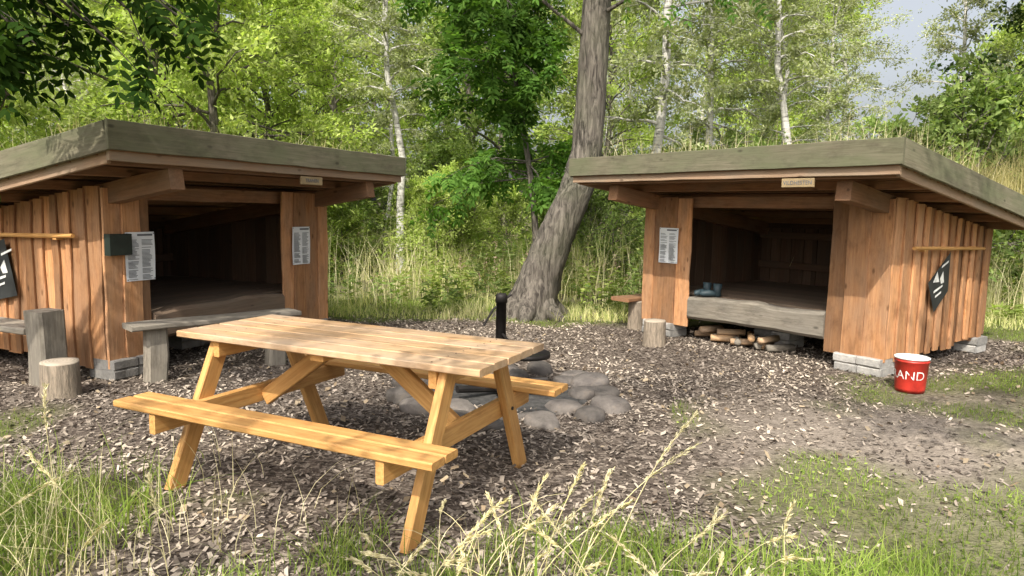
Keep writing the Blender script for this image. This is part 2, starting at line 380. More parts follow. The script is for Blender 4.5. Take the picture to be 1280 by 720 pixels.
# grass ---------------------------------------------------------
def blades(acc,x,y,z,hh,wd,rs,lean=.5,m=0,seg=3,dirb=None):
    n=len(x)
    if n==0:return
    a=rs.uniform(0,6.28,n)
    l=np.abs(rs.randn(n))*lean*hh
    dx,dy=np.cos(a)*l,np.sin(a)*l
    if dirb is not None: dx=dx+dirb[0]*hh;dy=dy+dirb[1]*hh
    wa=rs.uniform(0,6.28,n);wx,wy=np.cos(wa)*wd/2,np.sin(wa)*wd/2
    rows=[]
    for k in range(seg+1):
        t=k/seg;tt=t*t;ww=(1-t)**.7+.04
        cx=x+dx*tt;cy=y+dy*tt;cz=z+hh*(t-.25*tt*np.minimum(1,l/hh))
        rows.append(np.stack([cx-wx*ww,cy-wy*ww,cz],-1));rows.append(np.stack([cx+wx*ww,cy+wy*ww,cz],-1))
    v=np.stack(rows,1);b0=(np.arange(n)*(2*seg+2))[:,None]
    q=np.concatenate([b0+np.array([[2*k,2*k+1,2*k+3,2*k+2]]) for k in range(seg)],0)
    acc.add(v,q,m)
rs=np.random.RandomState(21)
acc=Acc()
n=230000;x=rs.uniform(-6,8,n);y=1.3+9.5*rs.rand(n)**1.2
g=gmask(x,y);k=(rs.rand(n)<np.clip((g-.42)*1.5,0,1))&~infoot(x,y,.15);x=x[k];y=y[k];n=len(x)
tall=sst(2.1,2.6,-x)*sst(-3.5,-3.0,-y)
hh=rs.uniform(.015,.065,n)*(1+2.2*tall)*(1+.8*sst(9,10,y))
blades(acc,x,y,gz(x,y)-.005,hh,.004+.02*hh,rs,.7)
n=26000;x=rs.uniform(-5,6,n);y=1.6+8*rs.rand(n)**1.2;k=(rs.rand(n)<np.clip((gmask(x,y)-.45)*1.3,0,1))&~infoot(x,y,.15);x=x[k];y=y[k];n=len(x)
leaves(acc,np.stack([x,y,gz(x,y)+rs.uniform(.008,.035,n)],-1),np.stack([rs.randn(n),rs.randn(n),rs.randn(n)*.25],-1),.022,.8,0,rs,1.5)
link(bpy.data.objects.new('lawn_grass',acc.mesh('lawn_grass',[M['grass']])))
acc=Acc();n=2600
x=rs.normal(-2.2,.45,n);y=rs.normal(2.55,.4,n);k=(x<-1.5+.3*nz(x,y))&(y>1.9);x=x[k];y=y[k];n=len(x)
blades(acc,x,y,gz(x,y),rs.uniform(.10,.34,n),.006,rs,.9,0,4)
n=420;x=rs.normal(-2.1,.5,n);y=rs.normal(2.6,.4,n);blades(acc,x,y,gz(x,y),rs.uniform(.2,.42,n),.0045,rs,.8,1,4)
n=3600;cx=rs.uniform(-1.2,1.9,34);cy=rs.uniform(1.95,2.9,34);ci=rs.randint(0,34,n)
x=cx[ci]+rs.randn(n)*.09;y=cy[ci]+rs.randn(n)*.09;blades(acc,x,y,gz(x,y),rs.uniform(.05,.20,n),.005,rs,.9,0,4)
link(bpy.data.objects.new('tall_grass',acc.mesh('tall_grass',[M['grass'],M['straw']])))
# seeding grass stalks in the foreground
acc=Acc()
def stalk(x,y,hh,dx,dy,w=.0026,head=True,m=0,droop=.12):
    t=np.linspace(0,1,10)[:,None]
    kx,ky=rs.randn(2)*.02
    pts=np.array([x,y,0.])+np.concatenate([dx*t**1.7+kx*np.sin(t*5),dy*t**1.7+ky*np.sin(t*4),hh*(t-droop*t**3.2)],1)
    tube(acc,pts,w*(1-.6*t[:,0]),4,m)
    if head:
        n=70;tt=rs.uniform(.72,1,n);P=np.stack([np.interp(tt,t[:,0],pts[:,c]) for c in range(3)],1)
        d=norm(pts[-1]-pts[-3])+rs.randn(n,3)*.25
        leaves(acc,P+rs.randn(n,3)*.003,d,.022,.22,m,rs)
    if rs.rand()<.7:
        q_=pts[3];l=rs.uniform(.08,.2)
        blades(acc,np.array([q_[0]]),np.array([q_[1]]),np.array([q_[2]]),np.array([l]),.005,rs,1.1,m,4)
for (x,y,hh,dx,dy) in [(.28,2.2,.86,.36,.12),(.22,2.35,.72,.44,.05),(.05,2.2,.52,-.12,.1),(.0,2.3,.56,.15,.1),(-.1,2.3,.47,.25,.05),
    (.3,2.15,.55,-.2,.1),(-.3,2.2,.42,.22,.1),(-.25,2.4,.47,.3,0),(.1,2.4,.45,.32,.02),(.35,2.3,.42,-.3,0),(.15,2.5,.60,.1,-.1),(.9,2.3,.52,.10,.0),
    (-1.35,2.3,.66,-.3,.05),(-1.2,2.4,.5,-.1,.05),(-1.75,2.6,.8,-.05,.1),(-1.5,2.2,.45,.2,0),(-.45,2.2,.36,.2,.05),(.45,2.2,.48,.25,.1),(.6,2.1,.42,-.25,.1),(-2,2.3,.5,.4,.2),(-.05,2.1,.6,.35,.1),(.2,2.1,.66,.12,.15)]:
    stalk(x,y,hh,dx,dy)
for _ in range(50): stalk(rs.uniform(-.5,.9),rs.uniform(2.0,2.6),rs.uniform(.22,.5),rs.uniform(-.35,.4),rs.uniform(-.1,.15),.002,rs.rand()<.6,0,.35)
x=np.array([.5,.62,.42,.55,.3,.7,.8,.2,.45,.1,.65]);y=np.array([2.4,2.3,2.5,2.35,2.4,2.3,2.2,2.3,2.2,2.3,2.5])
blades(acc,x,y,y*0,np.array([.62,.36,.34,.42,.32,.34,.3,.37,.45,.4,.5]),.016,rs,.5,1,7)
link(bpy.data.objects.new('seeding_grass',acc.mesh('seeding_grass',[M['straw'],M['grass']])))
# meadow behind: mixed grasses and leafy herbs
acc=Acc();n=75000
y=9.0+15*rs.rand(n)**1.3;x=rs.uniform(-1,1,n)*(5+y*.75)
cl=nz(x*.7,y*.7);k=(rs.rand(n)<np.clip(.65+.7*cl,.08,1))&~infoot(x,y,.3)
k&=~((x-.2)**2+(y-9.5)**2<.35);x=x[k];y=y[k];n=len(x)
hb=(.16+.74*sst(9.3,11.6,y))*(1+.55*nz(x*.9+4,y*.9))
blades(acc,x,y,y*0,np.clip(hb,.12,1.3)*rs.uniform(.4,1.3,n),.010+.006*(y>13),rs,.7,0,3)
n=7000;y=9.9+12*rs.rand(n)**1.2;x=rs.uniform(-1,1,n)*(4+y*.6);k=~infoot(x,y,.3)&(nz(x*.8+9,y*.8)>-.3);x=x[k];y=y[k];n=len(x)
blades(acc,x,y,y*0,rs.uniform(.6,1.25,n),.010,rs,.35,1,3)
nc=420;cy=9.7+11*rs.rand(nc)**1.2;cx=rs.uniform(-1,1,nc)*(4+cy*.6);k=~infoot(cx,cy,.5)&((cx-.2)**2+(cy-9.5)**2>.6);cx=cx[k];cy=cy[k]
for a,b2 in zip(cx,cy):
    hgt=rs.uniform(.35,1.25)*(.55+.45*sst(9.5,12,b2));ns=rs.randint(4,9);mm=2+(rs.rand()<.5)
    for s in range(ns):
        bx,by=a+rs.randn()*.22,b2+rs.randn()*.2;h2=hgt*rs.uniform(.6,1.1);lx,ly=rs.randn(2)*.12*h2
        nl=22;t=rs.rand(nl)**.8;P=np.stack([bx+lx*t,by+ly*t,h2*t],-1)+rs.randn(nl,3)*.02
        D=rs.randn(nl,3);D[:,2]=D[:,2]*.3+.15;leaves(acc,P,D,.12 if b2<14 else .16,.3,mm,rs)
        if rs.rand()<.25:
            t=rs.uniform(.85,1.12,16);leaves(acc,np.stack([bx+lx*t,by+ly*t,h2*t],-1)+rs.randn(16,3)*.015,rs.randn(16,3)+[0,0,1],.035,.5,4,rs)
link(bpy.data.objects.new('meadow_grass',acc.mesh('meadow_grass',[M['meadow'],M['straw'],M['lf_shrub'],M['lf_bright'],M['mauve']])))
# ------------------------------------------------------------ shelters
def shelter(sg,px,py,th,L,o,e1,e2,H,D,sl,zb,a0,a1,title,seed):
    rs=np.random.RandomState(seed)
    dx,dy=math.cos(th),math.sin(th);d=V((dx,dy,0));n=V((-dy,dx,0)) if sg==1 else V((dy,-dx,0))
    root=empty('wooden_shelter',(px,py,0))
    P=lambda a,b,z:V((px,py,0))+d*a-n*b+V((0,0,z))
    db=lambda b:H-.20-sl*(b+o)
    RB=D+.3
    T=.032
    board('front_fascia',root,P(-e1,-o+T/2,H-.105),P(L+e2,-o+T/2,H-.105),.20,T,M['fascia'],n,.002,rs=rs)
    board('front_trim',root,P(-e1+.03,-o+.055,H-.235),P(L+e2-.03,-o+.055,H-.235),.085,.03,M['fascia2'],n,.0015,rs=rs)
    for a,nm,s in ((-e1+T/2,'side_fascia',-1),(L+e2-T/2,'far_side_fascia',1)):
        board(nm,root,P(a,-o+T+.002,H-.105-sl*T),P(a,RB,H-.105-sl*(o+RB)),.20,T,M['fascia'],d,.0015,rs=rs)
        a2=a-s*.05
        board(nm+'_trim',root,P(a2,-o+.1,H-.235-sl*.1),P(a2,RB-.02,H-.235-sl*(o+RB)),.085,.03,M['fascia2'],d,.001,rs=rs)
    board('back_fascia',root,P(-e1+T+.002,RB-T/2,db(RB)+.09),P(L+e2-T-.002,RB-T/2,db(RB)+.09),.2,T,M['fascia'],n,rs=rs)
    w=.145;b=-o+T+.004;i=0
    while b<RB-.1:
        bw=min(w,RB-T-b)
        z=db(b+bw/2)+.012
        board('roof_board_%d'%i,root,P(-e1+T+.003,b+bw/2,z),P(L+e2-T-.003,b+bw/2,z),bw-.003,.022,M['beam'],V((0,0,1)),rs=rs);b+=bw;i+=1
    ga=np.linspace(-e1+T+.003,L+e2-T-.003,50);gb=np.linspace(-o+T+.004,RB-T-.004,50)
    A,B=np.meshgrid(ga,gb);Z=np.array(db(B))+.13+.015*nz(A*3,B*3)+.05*sst(0,.6,B+o)
    vv=np.array(P(0,0,0))+A[...,None]*np.array(d)-B[...,None]*np.array(n);vv[...,2]+=Z
    i_=np.arange(49)[:,None]*50;j_=np.arange(49)[None,:]
    me=qmesh('roof_soil',vv.reshape(-1,3),np.stack([i_+j_,i_+j_+1,i_+51+j_,i_+50+j_],-1).reshape(-1,4),[M['turf']],smooth=True)
    link(bpy.data.objects.new('roof_soil',me),root)
    acc=Acc();nn=12000 if sg==1 else 8000
    a=rs.uniform(-e1+.06,L+e2-.06,nn);bb=rs.uniform(-o+.10,RB-.05,nn)
    xy=np.array(P(0,0,0))[None]+a[:,None]*np.array(d)-bb[:,None]*np.array(n)
    hgt=rs.uniform(.03,.12,nn)*(1+.6*nz(xy[:,0]*2,xy[:,1]*2))
    if sg==1: hgt*=1+3.4*sst(.4,2.0,bb-.2*a)
    else: hgt*=1.+1.6*(rs.rand(nn)<.08)
    blades(acc,xy[:,0],xy[:,1],db(bb)+.13+.05*sst(0,.6,bb+o),np.clip(hgt,.02,1),.006,rs,.6,0,3)
    nn=1300;a=rs.uniform(-e1+.06,L+e2-.06,nn);bb=rs.uniform(-o+.12,RB-.05,nn);xy=np.array(P(0,0,0))[None]+a[:,None]*np.array(d)-bb[:,None]*np.array(n)
    blades(acc,xy[:,0],xy[:,1],db(bb)+.15,rs.uniform(.06,.28,nn)*(1.7 if sg==1 else 1.),.005,rs,.5,1,3)
    link(bpy.data.objects.new('roof_grass',acc.mesh('roof_grass',[M['dry'],M['straw']])),root)
    for i,b in enumerate((-o+.14,-.28,.35,1.0,1.65,D-.06)):
        z=db(b)-.04;board('purlin_%d'%i,root,P(-e1+.07,b,z),P(L+e2-.07,b,z),.075,.078,M['beam'],n,.001,rs=rs)
    for nm,a in (('beam_near',.10),('beam_far',L-.10)):
        board(nm,root,P(a,-.74,db(-.74)-.16),P(a,D-.05,db(D-.05)-.16),.16,.13,M['beam'],d,.002,rs=rs)
    wt=lambda b:db(b)-.085
    for nm,a,s in (('near_wall',0,-1),('far_wall',L,1)):
        b=0.;i=0
        while b<D-.02:
            bw=min(rs.uniform(.14,.22),D-b)
            board('%s_board_%d'%(nm,i),root,P(a+s*rs.uniform(-.003,.003),b+bw/2+rs.uniform(-.01,.01),zb+rs.uniform(-.04,.02)),P(a,b+bw/2,wt(b+bw/2)),bw-.006,.022,M['clad'],d,.005,rs=rs)
            board('%s_lining_%d'%(nm,i),root,P(a-s*.026,b+bw/2,zb+.1),P(a-s*.026,b+bw/2,wt(b+bw/2)),bw-.004,.02,M['cladin'],d,rs=rs)  # dark inner boards added so the interior looks shaded
            if b>0: board('%s_cover_%d'%(nm,i),root,P(a+s*.024,b+rs.uniform(-.012,.012),zb+rs.uniform(-.06,.02)),P(a+s*.024,b,wt(b)-.004),rs.uniform(.045,.13),.022,M['clad'],d,.008,rs=rs)
            b+=bw;i+=1
        board(nm+'_corner',root,P(a-s*.09,.08,zb),P(a-s*.09,.08,wt(0)),.09,.09,M['beam'],d,rs=rs)
    for nm,lo,hi in (('front_near',-.015,a0),('front_far',a1,L+.015)):
        a=lo;i=0
        while a<hi-.02:
            bw=min(rs.uniform(.15,.22),hi-a)
            if hi-a-bw<.06: bw=hi-a
            board('%s_board_%d'%(nm,i),root,P(a+bw/2,-.035-.014*(i%2),zb-rs.uniform(0,.03)),P(a+bw/2,-.035-.014*(i%2),wt(0)+rs.uniform(-.03,0)),bw-.004+.02*(i%2),.025,M['clad'],n,.006,rs=rs)
            a+=bw;i+=1
    a=0;i=0
    while a<L-.02:
        bw=min(rs.uniform(.14,.2),L-a)
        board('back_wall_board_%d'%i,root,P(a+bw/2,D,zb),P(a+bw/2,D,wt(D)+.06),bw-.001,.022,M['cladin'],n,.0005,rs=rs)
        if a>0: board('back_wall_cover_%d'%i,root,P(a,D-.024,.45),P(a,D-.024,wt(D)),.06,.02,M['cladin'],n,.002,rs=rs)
        a+=bw;i+=1
    for k,z in enumerate((.75,1.15)):
        board('back_rail_%d'%k,root,P(.05,D-.06,z),P(L-.05,D-.06,z),.09,.04,M['cladin'],n,rs=rs)
    board('back_plate',root,P(.03,D-.05,wt(D)+.03),P(L-.03,D-.05,wt(D)+.03),.16,.05,M['cladin'],n,rs=rs)
    FZ=.50
    b=.12;i=0
    while b<D-.03:
        bw=min(.16,D-.02-b);board('floor_board_%d'%i,root,P(.04,b+bw/2,FZ),P(L-.04,b+bw/2,FZ),bw-.004,.03,M['floor'],(0,0,1),.001,rs=rs);b+=bw;i+=1
    board('sill_log',root,P(a0+.01,.02,.385),P(a1-.01,.02,.385),.26,.19,M['grey'] if sg==1 else M['floor'],n,.012,.03,rs=rs)
    board('floor_joist',root,P(.05,1.1,.27),P(L-.05,1.1,.27),.12,.1,M['beam'],n,rs=rs)
    k=0
    for (a,b) in ((.2,.05),(L-.25,.05),(.15,D-.2),(L-.2,D-.2),(L/2,.6)):
        for q_ in range(2):
            for w_ in range(2):
                aa=a-.11+.22*w_+rs.uniform(-.01,.01)
                board('foundation_block_%d'%k,root,P(aa-.105,b,.04+.082*q_),P(aa+.105,b,.04+.082*q_),.3,.078,M['block'],(0,0,1),.003,.01,rs=rs);k+=1
    board('side_rail',root,P(-.085,.22,1.15),P(-.085,1.85,1.12),.035,.035,M['pine'],d,.002,.012,rs=rs)
    for b in (.45,1.6): board('rail_bracket',root,P(-.03,b,1.13),P(-.09,b,1.13),.05,.03,M['pine'],(0,0,1),rs=rs)
    board('front_lintel',root,P(.05,.06,wt(0)-.06),P(L-.05,.06,wt(0)-.06),.12,.06,M['beam'],n,.002,rs=rs)
    tx=-d if sg==1 else d
    sa=.42 if sg==1 else 1.55
    c=P(sa,-o+.05,H-.325)
    board('name_sign',root,c-d*.145,c+d*.145,.075,.016,M['plate'],n,rs=rs)
    text('name_lettering',root,title,c+n*.008,tx,.046,M['ink'],.002)
    def notice(a,zc,w=.27,hh=.40):
        O=P(a,-.070,zc);r2=np.random.RandomState(int(a*100))
        sheet('notice_sheet',root,O,tx,w,hh,M['paper'],.004,r2)
        pol=[rect(-w*.1,hh*.42,w*.42,hh*.46)]
        for cx0 in (-.43,.04):
            y=.36
            while y>-.46:
                y-=.026
                if r2.rand()<.12: continue
                pol.append(rect(w*cx0,hh*y,w*(cx0+.38*r2.uniform(.6,1)),hh*(y+.011)))
        flat('notice_text',root,O,tx,pol,M['ink'],.009)
        for sx1 in (-1,1):
            for sy1 in (-1,1):
                flat('notice_tack',root,P(a,-.070,zc),tx,[rect(sx1*w*.46-.004,sy1*hh*.47-.004,sx1*w*.46+.004,sy1*hh*.47+.004)],M['iron'],.0095)
    if sg==1: notice(2.44,1.05)
    else:
        notice(.28,.985);notice(2.2,1.0)
        board('mail_box',root,P(-.02,-.09,1.09),P(.17,-.09,1.09),.17,.07,M['darkgreen'],n,rs=rs)
    sx_=-n if sg==1 else n
    bc=.82 if sg==1 else 1.25
    O=P(-.05,bc,.82)
    if sg==1: q4=[(.24,.28),(.25,-.10),(-.04,-.29),(-.22,.0)]
    else: q4=[(-.30,.16),(.10,.28),(.24,-.20),(-.18,-.28)]
    flat('banner',root,O,sx_,[q4],M['black'],.022)
    flat('banner_print',root,O,sx_,[[(-.12,.0),(-.04,.10),(.02,.0)],[(.03,.03),(.09,.10),(.13,-.01),(.06,-.02)],[(-.09,-.08),(.10,-.03),(.10,-.05),(-.09,-.105)],[(-.05,-.13),(.08,-.09),(.08,-.11),(-.05,-.15)],[(.05,.15),(.2,.2),(.2,.18),(.05,.13)]],M['white'],.026)
    return root,P,d,n
s1=shelter(1,3.342,6.220,2.235,2.795,.938,.43,.416,2.019,2.3,.135,.163,.54,2.15,'VILDHESTEN',5)
s2=shelter(-1,-3.252,5.593,1.137,2.619,.83,.503,.432,1.982,2.4,.16,.108,.39,1.95,'TRANEN',6)
# ------------------------------------------------------------ picnic table
root=empty('picnic_table',(-.807,3.626,0));tt=-.444
ct,st=math.cos(tt),math.sin(tt)
T=lambda a,b,z:V((-.807+a*ct-b*st,3.626+a*st+b*ct,z))
A_=V((ct,st,0));B_=V((-st,ct,0))
L,W,B,bw,ss,F=1.824,.703,.721,.207,.66,.56
trs=np.random.RandomState(4)
for i in range(5):
    w=W/5;b=-W/2+w*(i+.5);e=trs.uniform(-.004,.004)
    board('top_plank_%d'%i,root,T(-L/2+e,b,.737+e*.3),T(L/2+e,b,.737-e*.3),w-.007,.034,M['pinetop'],ch=.005)
    for s in (-1,1):
        for db_ in (-.035,.035):
            lathe('screw_head',[(.001,.0012),(.0035,.001),(.004,-.002)],M['iron'],root,tuple(T(s*ss,b+db_,.7545)),8)
for s in (-1,1):
    for i in range(2):
        b=s*(B-bw/4-i*bw/2);board('bench_plank',root,T(-L/2+trs.uniform(-.004,.004),b,.447),T(L/2,b,.447),bw/2-.008,.034,M['pine'],ch=.006)
for s in (-1,1):
    a=s*ss
    board('bench_beam',root,T(a,-B+.02,.378),T(a,B-.02,.378),.10,.04,M['pine'],A_,ch=.005)
    board('top_beam',root,T(a,-W/2+.04,.675),T(a,W/2-.04,.675),.085,.04,M['pine'],A_,ch=.005)
    for q_ in (-1,1):
        board('leg',root,T(a+s*.042,q_*F,-.01),T(a+s*.042,q_*.235,.718),.098,.042,M['pine'],A_,ch=.005)
        tz=.378;bb=q_*(F+(.235-F)*(tz+.01)/.728);c=T(a+s*.066,bb,tz)
        acc=Acc();an=np.array(A_)*s;c3=np.array(c);tube(acc,[c3-an*.004,c3+an*.004,c3+an*.0041],[.010,.009,.0005],10)
        link(bpy.data.objects.new('bolt_head',acc.mesh('bolt_head',[M['iron']])),root)
    board('brace',root,T(a-s*.03,0,.35),T(s*.12,0,.71),.09,.04,M['pine'],B_,ch=.005)
board('middle_batten',root,T(0,-W/2+.05,.70),T(0,W/2-.05,.70),.08,.038,M['pine'],ch=.004)
# ------------------------------------------------------------ benches / stumps
bn=empty('log_bench',(-2.6,5.9,0))
board('seat',bn,(-3.0,5.45,.455),(-2.0,6.45,.455),.25,.045,M['grey'],(0,0,1),.008,.01)
board('leg_near',bn,(-2.86,5.6,-.02),(-2.86,5.6,.43),.17,.13,M['grey'],(.7,-.7,0),.008,.02)
board('leg_far',bn,(-2.14,6.32,-.02),(-2.14,6.32,.43),.17,.13,M['grey'],(.7,-.7,0),.006,.02)
P=s2[1]
bn=empty('log_bench',tuple(P(-.3,.8,0)))
board('seat',bn,P(-.32,.32,.425),P(-.32,1.9,.425),.26,.05,M['grey'],(0,0,1),.006,.01)
board('end_block',bn,P(-.34,.21,-.02),P(-.34,.21,.59),.21,.2,M['grey'],s2[2],.012,.02)
board('leg_far',bn,P(-.32,1.6,-.02),P(-.32,1.6,.4),.2,.17,M['grey'],s2[2],.006,.02)
stump('tree_stump',(-3.28,5.05,0),.13,.27,M['stump'],3)
stump('tree_stump',(1.55,7.55,0),.12,.27,M['stump'],4)
P=s1[1];L1=2.795
bn=empty('log_bench',tuple(P(L1+.3,.6,0)))
board('seat',bn,P(L1+.30,-.15,.36),P(L1+.30,1.1,.36),.28,.05,M['beam'],(0,0,1),.005,.01)
stump('leg_near',tuple(P(L1+.25,.1,0)),.10,.335,M['stump'],8,bn)
stump('leg_far',tuple(P(L1+.25,.9,0)),.10,.335,M['stump'],9,bn)
# firewood
fw=empty('firewood_pile',tuple(P(1.4,.3,0)))
for k in range(12):
    a=1.15+.085*k+R.uniform(-.03,.03);z=.05+.07*(k%3==1);ang=R.uniform(-.9,.9)
    c=P(a,.22+R.uniform(-.05,.08),z);dd=(s1[3]*math.cos(ang)+s1[2]*math.sin(ang))*.15
    acc=Acc();tube(acc,[tuple(-dd*1.001),tuple(-dd),tuple(dd),tuple(dd*1.001)],[.001,.042,.038,.001],5 if k%2 else 7,0)
    o=bpy.data.objects.new('split_log_%d'%k,acc.mesh('split_log',[M['pinetop'] if k%3 else M['grey']]));link(o,fw);o.matrix_world=Matrix.Translation(c)
# boots on platform
bt=empty('boots',tuple(P(1.95,-.02,.52)))
for k in range(2):
    acc=Acc();o0=P(1.9+.12*k,.06,.515);fd=s1[3]*(1 if k else .8)+s1[2]*(.1 if k else .6);fd.normalize();f3=np.array(fd)
    o0=np.array(o0)
    tube(acc,[o0+f3*-.05,o0+f3*-.05+[0,0,.002],o0+f3*-.045+[0,0,.06],o0+f3*-.05+[0,0,.14],o0+f3*-.05+[0,0,.141]],[.001,.045,.042,.05,.001],12)
    tube(acc,[o0+f3*-.07+[0,0,.035],o0+f3*-.06+[0,0,.035],o0+f3*.05+[0,0,.035],o0+f3*.13+[0,0,.028],o0+f3*.15+[0,0,.025]],[.001,.036,.038,.032,.001],12)
    link(bpy.data.objects.new('boot',acc.mesh('boot',[M['boot']],True)),bt)
# ------------------------------------------------------------ bucket
bk=empty('red_bucket',(3.3,5.72,0))
lathe('body',[(.001,.004),(.105,.004),(.108,.0),(.112,.03),(.127,.25),(.131,.252),(.131,.262),(.128,.264),(.129,.275),(.134,.277),(.134,.287),(.127,.289),(.12,.27),(.1,.05),(.001,.03)],None,bk,(3.3,5.72,0),36,
      mats=[M['red'],M['white']],midx=[0,0,0,0,0,0,0,0,1,1,1,1,1,1])
acc=Acc();th=np.linspace(0,math.pi,20);tube(acc,np.stack([.137*np.cos(th),-.06*np.sin(th),.265-.035*np.sin(th)],1)+np.array([3.3,5.72,0.]),np.full(20,.003),6)
link(bpy.data.objects.new('handle',acc.mesh('handle',[M['iron']])),bk)
cu=bpy.data.curves.new('t','FONT');cu.body='BRAND';cu.size=.10;cu.align_x='CENTER';cu.align_y='CENTER';cu.offset=-.0005
to=bpy.data.objects.new('t',cu);me=bpy.data.meshes.new_from_object(to)
for v in me.vertices:
    a=v.co.x/.118+math.atan2(-5.72,-3.3)-.5;z=.145+v.co.y;rr=.112+(z-.03)*.068+.0018
    v.co=(3.3+rr*math.cos(a),5.72+rr*math.sin(a),z)
me.materials.clear();me.materials.append(M['white']);link(bpy.data.objects.new('lettering',me),bk)
bpy.data.objects.remove(to)
# ------------------------------------------------------------ fire pit
fp=empty('fire_pit',(-.05,5.3,0))
def boulder(name,loc,s,seed,parent,mat):
    rs=np.random.RandomState(seed);bm=bmesh.new();bmesh.ops.create_icosphere(bm,subdivisions=4,radius=1)
    ks=[(rs.randn(3),rs.uniform(0,6)) for _ in range(10)]
    for v in bm.verts:
        c=np.array(v.co);dsp=sum(math.sin(c@k*1.4+ph) for k,ph in ks)*.045+sum(math.sin(c@k*4+ph) for k,ph in ks)*.009
        v.co*=1+dsp
        zz=v.co.z
        if zz>.55: zz=.55+(zz-.55)*.45
        v.co=V((v.co.x*s[0],v.co.y*s[1],zz*s[2]))
    me=bpy.data.meshes.new(name);bm.to_mesh(me);bm.free();me.materials.append(mat)
    for p_ in me.polygons:p_.use_smooth=True
    o=bpy.data.objects.new(name,me);link(o,parent);o.matrix_world=Matrix.Translation(V(loc))@Matrix.Rotation(rs.uniform(0,6),4,'Z');return o
k=0
for ring,(rad,cnt) in enumerate(((.80,15),(.57,9))):
    for i in range(cnt):
        a=2*math.pi*i/cnt+R.uniform(-.1,.1);r_=rad+R.uniform(-.07,.07)
        s=R.uniform(.11,.185)
        if ring: s*=.75
        boulder('stone_%d'%k,(-.02+r_*math.cos(a),5.3+r_*math.sin(a),.02),(s*R.uniform(.9,1.2),s*.8,s*R.uniform(.5,.7)),k,fp,M['stone']);k+=1
lathe('ash_bed',[(.6,.012),(.45,.03),(.2,.045),(.001,.05)],M['ash'],fp,(-.02,5.3,.0),30,.05,3)
for i in range(7):
    a=R.uniform(0,3.14);c=V((-.02+R.uniform(-.2,.2),5.3+R.uniform(-.2,.2),.07+.01*i));dv=V((math.cos(a),math.sin(a),R.uniform(-.1,.1)))*.2
    board('charred_log_%d'%i,fp,c-dv,c+dv,.06,.05,M['iron'],(0,0,1),.004,.015)
gr=empty('fire_grill',(-.08,6.15,0))
lathe('post',[(.045,-.02),(.045,.62),(.052,.62),(.052,.68),(.04,.70),(.001,.705)],M['iron'],gr,(-.09,6.1,0),20)
acc=Acc();tube(acc,[(-.24,6.05,.42),(-.16,6.08,.56),(-.02,6.12,.68),(.0,6.12,.69)],[.011]*4,6);tube(acc,[(-.09,6.1,.36),(-.02,5.95,.31),(.05,5.8,.29)],[.012]*3,6)
link(bpy.data.objects.new('arm',acc.mesh('arm',[M['iron']])),gr)
lathe('grill_plate',[(.001,.25),(.2,.25),(.2,.285),(.19,.285),(.19,.262),(.001,.262)],M['iron'],gr,(.12,5.62,0),28)
# ------------------------------------------------------------ trees
def gen_tree(name,seed,H,r0,cb,cr,nl,per,ls,mats,up=.6,lean=0,sub=6,droop=.25,wl=.45):
    rs=np.random.RandomState(seed);acc=Acc()
    n=12;t=np.linspace(0,1,n)
    wx=np.cumsum(rs.randn(n)*.018*H*.5);wy=np.cumsum(rs.randn(n)*.018*H*.5);wx-=wx[0];wy-=wy[0]
    pts=np.stack([wx+lean*H*t,wy,H*t],1);rad=r0*(1-t)**.8*.95+r0*.05;rad[0]*=1.25
    tube(acc,pts,rad,9,0,.03)
    LP=[];LD=[]
    for i in range(nl):
        tt_=cb+(1-cb)*((i+rs.rand())/nl)**.9*.97
        p0=np.array([np.interp(tt_,t,pts[:,k]) for k in range(3)])
        az=i*2.4+rs.randn()*.4;u=(tt_-cb)/(1-cb)
        ln=cr*(math.sin(math.pi*(.15+.8*u))**.6)*rs.uniform(.65,1.1)
        el=up*(.4+1.1*u)+rs.randn()*.15
        dv=np.array([math.cos(az)*math.cos(el),math.sin(az)*math.cos(el),math.sin(el)])
        s=np.linspace(0,1,6)[:,None];lp=p0+dv*ln*s+np.array([0,0,-droop*ln])*s**2+np.cumsum(rs.randn(6,3)*.03*ln,0)*(s>0)
        tube(acc,lp,np.interp(tt_,t,rad)*.38*(1-s[:,0]*.88)+.004,5,0)
        for j in range(sub):
            q0=.25+.75*(j+rs.rand())/sub
            b0=np.array([np.interp(q0,s[:,0],lp[:,k]) for k in range(3)])
            sv=norm(dv+rs.randn(3)*.75);sl_=ln*rs.uniform(.22,.45)
            b1=b0+sv*sl_+np.array([0,0,-droop*.7*sl_])
            tube(acc,[b0,(b0+b1)/2+[0,0,.05*sl_],b1],[.010,.007,.003],3,0)
            m_=per;w_=rs.rand(m_)**.7
            Pq=b0+(b1-b0)*w_[:,None]+rs.randn(m_,3)*np.array([.17,.17,.11])*sl_*(1.1)
            LP.append(Pq);LD.append(sv+rs.randn(m_,3)*.9+np.array([0,0,-.25]))
    LP=np.concatenate(LP);LD=np.concatenate(LD);leaves(acc,LP,LD,ls,wl,1,rs)
    return acc.mesh(name,mats)
def place(name,me,x,y,s=1.,rz=0,parent=None,sz=None):
    o=bpy.data.objects.new(name,me);mw=Matrix.Translation(V((x,y,-.05)))@Matrix.Rotation(rz,4,'Z')@Matrix.Diagonal((s,s,sz or s,1))
    link(o,parent)
    o.matrix_world=mw;return o
tA=gen_tree('broad_tree_a',31,9,.15,.16,3.2,46,75,.15,[M['bark'],M['lf_bright']],.55)
tB=gen_tree('broad_tree_b',32,10,.16,.14,3.4,48,75,.16,[M['bark'],M['lf_mid']],.6)
tC=gen_tree('birch_a',33,11,.11,.25,2.1,44,60,.10,[M['barkb'],M['lf_birch']],.8,.02,droop=.5)
tC2=gen_tree('birch_b',37,10,.10,.35,1.8,38,52,.10,[M['barkb'],M['lf_birch']],.9,-.03,droop=.5)
